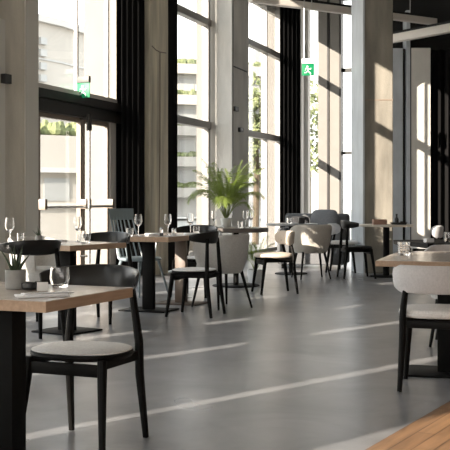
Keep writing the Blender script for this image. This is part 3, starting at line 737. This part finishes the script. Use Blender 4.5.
def palm(label, loc, s=1.0, n=26, seed=11, spread=1.0, pot=0.075, name='potted_palm'):
    o = thing(name, label, 'potted plant', loc); rr = random.Random(seed)
    b = MB(); b.lathe([(0, 0.0005), (pot * 0.75, 0.0005), (pot * 0.82, 0.01), (pot, pot * 1.55), (pot * 0.94, pot * 1.57), (pot * 0.92, pot * 1.4), (0, pot * 1.4)], 32); b.build('pot', M['pot_white'], o)
    b = MB(); b.lathe([(0, pot * 1.45), (pot * 0.91, pot * 1.42), (pot * 0.91, pot * 1.40), (0, pot * 1.40)], 24); b.build('soil', M['soil'], o)
    z0 = pot * 1.42
    for i in range(n):
        a = 2.39996 * i + rr.uniform(-0.3, 0.3); f = i / n
        L = s * rr.uniform(0.66, 0.86) * (1.0 if f < 0.75 else 0.85); out = spread * (0.15 + 1.75 * f ** 1.1) * rr.uniform(0.8, 1.15)
        ca, sa = math.cos(a), math.sin(a); pts = []; N = 14
        th = PI / 2 - 0.12 - out * 0.25; r_, z_ = 0.012, 0.0
        for j in range(N + 1):
            pts.append(Vector((ca * r_, sa * r_, z0 + z_))); st = L / N
            r_ += st * math.cos(th); z_ += st * math.sin(th); th -= out * (j / N) ** 1.2 * 0.29
        b = MB(); b.tube(pts, [0.0045 * s * (1 - 0.8 * j / N) for j in range(N + 1)], 6)
        side = Vector((-sa, ca, 0))
        for j in range(4, 34):
            u = 0.30 + 0.70 * (j - 4) / 30; x = u * N; j0 = min(int(x), N - 1); p = pts[j0].lerp(pts[j0 + 1], x - j0); tg = (pts[j0 + 1] - pts[j0]).normalized()
            ll = s * 0.20 * (math.sin(PI * (0.12 + 0.86 * (u - 0.3) / 0.7)) ** 0.6) * rr.uniform(0.8, 1.1); wd = 0.0052 * s
            up = side.cross(tg)
            for sg_ in (-1, 1):
                dr = (tg * 0.75 + side * sg_ * 0.75 + up * 0.15).normalized(); nd = dr.cross(up).normalized()
                m1 = p + dr * ll * 0.5; e = p + dr * ll + Vector((0, 0, -0.30 * ll))
                v = [b.bm.verts.new(q) for q in (p, m1 + nd * wd, e, m1 - nd * wd)]; b.bm.faces.new(v)
        b.build('frond', M['palm'], o, smooth=30)
    return o
palm('areca palm in a white pot on the round dark table', (0.015, 13.46, TH), 1.0, 30)
palm('small leafy plant in a white pot on the floor between palm table and sunlit chair', (0.40, 13.85, 0), 0.6, 14, 5, 0.9, 0.11, 'floor_plant')

# ------------------------------------------------------------------ tableware
def wine_glass(label, x, y, z, s=1.0, group=None):
    b = MB(); b.lathe([(q * s, v * s) for q, v in [(0, 0.0005), (0.034, 0.0005), (0.035, 0.002), (0.012, 0.006), (0.0045, 0.014), (0.004, 0.085), (0.012, 0.096), (0.030, 0.115), (0.038, 0.14), (0.038, 0.165), (0.031, 0.215),
             (0.030, 0.215), (0.0365, 0.165), (0.0365, 0.14), (0.0285, 0.116), (0.010, 0.099), (0, 0.097)]], 28)
    o = b.build('wine_glass', M['glass'], smooth=60); o.location = (x, y, z); return tag(o, label, 'glass', group)
def tumbler(label, x, y, z, r=0.038, h=0.09, bulge=0.0):
    b = MB(); b.lathe([(0, 0.0005), (r * 0.82, 0.0005), (r * 0.88, 0.004), (r * (1 + bulge), h * 0.45), (r, h), (r - 0.0022, h), (r * (1 + bulge) - 0.0026, h * 0.45), (r * 0.84, 0.012), (0, 0.010)], 30)
    o = b.build('tumbler', M['glass'], smooth=50); o.location = (x, y, z); return tag(o, label, 'glass')
def shaker(label, x, y, z, m, s=1.0):
    o = thing('shaker', label, 'shaker', (x, y, z))
    b = MB(); b.lathe([(0, 0.0005), (0.016 * s, 0.0005), (0.018 * s, 0.03 * s), (0.015 * s, 0.058 * s), (0, 0.058 * s)], 16); b.build('jar', M['glass'], o)
    b = MB(); b.lathe([(0, 0.002), (0.0135 * s, 0.002), (0.014 * s, 0.03 * s), (0, 0.03 * s)], 16); b.build('filling', m, o)
    b = MB(); b.lathe([(0, 0.058 * s), (0.0155 * s, 0.058 * s), (0.0155 * s, 0.07 * s), (0.008 * s, 0.076 * s), (0, 0.077 * s)], 16); b.build('cap', M['cutlery'], o)
    return o
# on A
gA = G(60, 287, TH); tumbler('bulging tumbler beside the napkin on the left foreground table', gA.x, gA.y, TH, 0.040, 0.082, 0.09)
nA = G(42, 296.5, TH)
o = thing('napkin', 'folded white napkin with cutlery at the corner of the left foreground table', 'napkin', (nA.x + 0.0, nA.y, TH), math.atan2(0.33, 0.94))
b = MB(); b.box((0, 0, 0.004), (0.20, 0.10, 0.007), 0, 0.003); b.box((0.01, 0.004, 0.0095), (0.17, 0.085, 0.005), 0, 0.002); b.build('cloth', M['linen'], o)
for dy, nm in ((-0.016, 'knife'), (0.016, 'fork')):
    b = MB(); b.box((0.02, dy, 0.0135), (0.17, 0.012, 0.003), 0, 0.001); b.box((0.09, dy, 0.0135), (0.06, 0.018 if nm == 'knife' else 0.022, 0.0025), 0, 0.001); b.build(nm, M['cutlery'], o)
cA = G(42.5, 291, TH); b = MB()
b.prism([(-0.022, -0.010), (0.022, -0.010), (0.022, 0.010), (-0.022, 0.010)], 0.0005, 0.0015)
for sg_ in (-1, 1): b.box((0, sg_ * 0.006, 0.019), (0.044, 0.001, 0.036), 0, 0, Matrix.Rotation(sg_ * 0.32, 4, 'X'))
o = b.build('table_card', M['paper'], smooth=0); o.location = (cA.x, cA.y, TH); o.rotation_euler = (0, 0, 0.1); tag(o, 'blank white tent card between pot and tumbler on the left foreground table', 'card')
sA = G(30, 289.5, TH); b = MB(); b.lathe([(0, 0.0005), (0.03, 0.0005), (0.036, 0.01), (0.034, 0.028), (0.031, 0.028), (0.032, 0.012), (0, 0.008)], 24)
o = b.build('small_bowl', M['black_plastic']); o.location = (sA.x, sA.y, TH); tag(o, 'small black bowl next to the grey pot on the left foreground table', 'bowl')
# on B
q = Vector((-1.78, 8.66, TH)); wine_glass('wine glass on the square oak table at the left picture edge', -1.775, 8.66, TH)
tumbler('tumbler behind the wine glass at the left picture edge', -1.70, 8.74, TH, 0.03, 0.085)
tumbler('larger tumbler at the front right of the square oak table', -1.155, 8.70, TH, 0.042, 0.078)
tumbler('smaller tumbler behind the larger one on the square oak table', -1.22, 8.93, TH, 0.034, 0.095)
wine_glass('wine glass behind the two tumblers on the square oak table', -1.27, 9.06, TH, 1.0)
b = MB(); b.box((0, 0, 0.006), (0.10, 0.07, 0.011), 0.4, 0.003); o = b.build('menu_holder', M['black_plastic']); o.location = (-1.58, 8.80, TH); tag(o, 'small black case lying beside the tiny succulent', 'case')
b = MB(); b.box((0, 0, 0.008), (0.15, 0.09, 0.015), 0.6, 0.004); o = b.build('napkin', M['linen']); o.location = (-1.44, 9.02, TH); tag(o, 'folded white napkin on the square oak table', 'napkin')
# on C
wine_glass('wine glass at the left end of the long oak table', -0.86, 10.42, TH)
tumbler('tumbler left of the wine glass on the long oak table', -0.935, 10.33, TH, 0.036, 0.08)
wine_glass('wine glass amid shakers in the middle of the long oak table', -0.57, 10.48, TH)
shaker('pepper shaker with dark filling on the long oak table', -0.628, 10.36, TH, M['black_plastic'], 1.1)
shaker('salt shaker with white filling on the long oak table', -0.515, 10.43, TH, M['paper'], 1.0)
b = MB(); b.box((0, 0, 0.010), (0.16, 0.10, 0.018), 0.5, 0.005); o = b.build('napkin', M['linen']); o.location = (-0.72, 10.62, TH); tag(o, 'folded white napkin on the long oak table', 'napkin')
wine_glass('wine glass near the far end of the long oak table', -0.36, 10.95, TH)
tumbler('tumbler near the far end of the long oak table', -0.30, 11.02, TH, 0.036, 0.085)
b = MB(); b.box((0, 0, 0.008), (0.15, 0.09, 0.015), 0.3, 0.004); o = b.build('napkin', M['linen']); o.location = (-0.34, 10.78, TH); tag(o, 'white napkin near the far end of the long oak table', 'napkin')
# on D
wine_glass('wine glass right of the palm on the round dark table', 0.26, 13.22, TH)
wine_glass('taller wine glass nearest the right rim of the round dark table', 0.33, 13.36, TH, 1.08)
tumbler('tumbler near the palm pot on the round dark table', 0.19, 13.08, TH, 0.035, 0.08)
wine_glass('wine glass left of the palm on the round dark table', -0.14, 13.2, TH)
# on E
tumbler('tumbler on the round grey table', 0.93, 15.22, TH, 0.038, 0.085)
b = MB(); b.box((0, 0, 0.045), (0.09, 0.06, 0.088), 0.2, 0.008); o = b.build('caddy', M['black_plastic']); o.location = (1.11, 15.25, TH); tag(o, 'small black caddy on the round grey table', 'caddy')
# on F
o = thing('wooden_box', 'reddish wooden box on the round cream-edged table', 'box', (2.17, 14.75, TH), 0.05)
b = MB(); b.box((0, 0, 0.004), (0.19, 0.12, 0.007)); b.build('bottom', M['box_wood'], o, smooth=0)
for x, y, sx, sy in ((0, -0.056, 0.19, 0.008), (0, 0.056, 0.19, 0.008), (-0.091, 0, 0.008, 0.104), (0.091, 0, 0.008, 0.104)):
    b = MB(); b.box((x, y, 0.04), (sx, sy, 0.065), 0, 0.002); b.build('side', M['box_wood'], o)
o = thing('serving_tray', 'black tray on the round cream-edged table', 'tray', (2.44, 14.74, TH), 0.0)
b = MB(); b.lathe([(0, 0.0005), (0.10, 0.0005), (0.125, 0.03), (0.12, 0.03), (0.098, 0.006), (0, 0.006)], 32, sx=1.0, sy=0.75); b.build('tray_bowl', M['black_plastic'], o)
b = MB(); b.lathe([(0, 0.0065), (0.027, 0.0065), (0.028, 0.08), (0.012, 0.105), (0.011, 0.135), (0.014, 0.14), (0.014, 0.15), (0, 0.15)], 20)
o = b.build('bottle', M['black_plastic']); o.location = (2.41, 14.74, TH); tag(o, 'small dark bottle standing on the black tray', 'bottle')
b = MB(); b.lathe([(0, 0.0065), (0.02, 0.0065), (0.03, 0.045), (0.027, 0.045), (0.018, 0.01), (0, 0.01)], 18)
o = b.build('bowl', M['black_plastic']); o.location = (2.49, 14.76, TH); tag(o, 'little dark bowl on the black tray', 'bowl')
# on G
gG = G(404, 253, TH); gG = Vector((1.18, 6.92, TH))
b = MB(); N = 24; r, h = 0.043, 0.088
prof = [(0, 0.0005), (r * 0.9, 0.0005), (r * 0.96, 0.006)] + [(r * (1.0 if i % 2 else 0.955), 0.012 + i * 0.0075) for i in range(9)] + [(r, 0.082), (r, h), (r - 0.003, h), (r - 0.005, 0.016), (0, 0.014)]
b.lathe(prof, N); o = b.build('cut_tumbler', M['glass'], smooth=20); o.location = gG; tag(o, 'cut-glass tumbler on the right foreground table', 'glass')
# on H
tumbler('tumbler on the black square table', 1.90, 8.92, TH, 0.042, 0.085)
b = MB(); b.box((0, 0, 0.018), (0.08, 0.05, 0.035), 0.5, 0.006); o = b.build('napkin', M['linen']); o.location = (1.72, 8.86, TH); tag(o, 'small folded napkin on the black square table', 'napkin')

# ------------------------------------------------------------------ repeats carry their group
GROUPS = {'bentwood_chair': 'black bentwood chairs', 'padded_chair': 'chairs with padded backs', 'tub_chair': 'tub armchairs', 'dining_table': 'rectangular dining tables',
          'round_table': 'round tables', 'wine_glass': 'wine glasses on the tables', 'tumbler': 'tumblers on the tables', 'cut_tumbler': 'tumblers on the tables', 'napkin': 'white napkins on the tables',
          'curtain': 'black curtains', 'tree': 'trees outside', 'throw_cushion': 'sofa cushions', 'junction_box': 'small black boxes on the pier', 'exit_sign': 'green exit signs',
          'pendant_light_bar': 'suspended light bars', 'potted_succulent': 'potted succulents', 'shaker': 'shakers on the long table'}
for o in list(bpy.data.objects):
    if o.parent is None and 'label' in o and o.name.split('.')[0] in GROUPS: o['group'] = GROUPS[o.name.split('.')[0]]
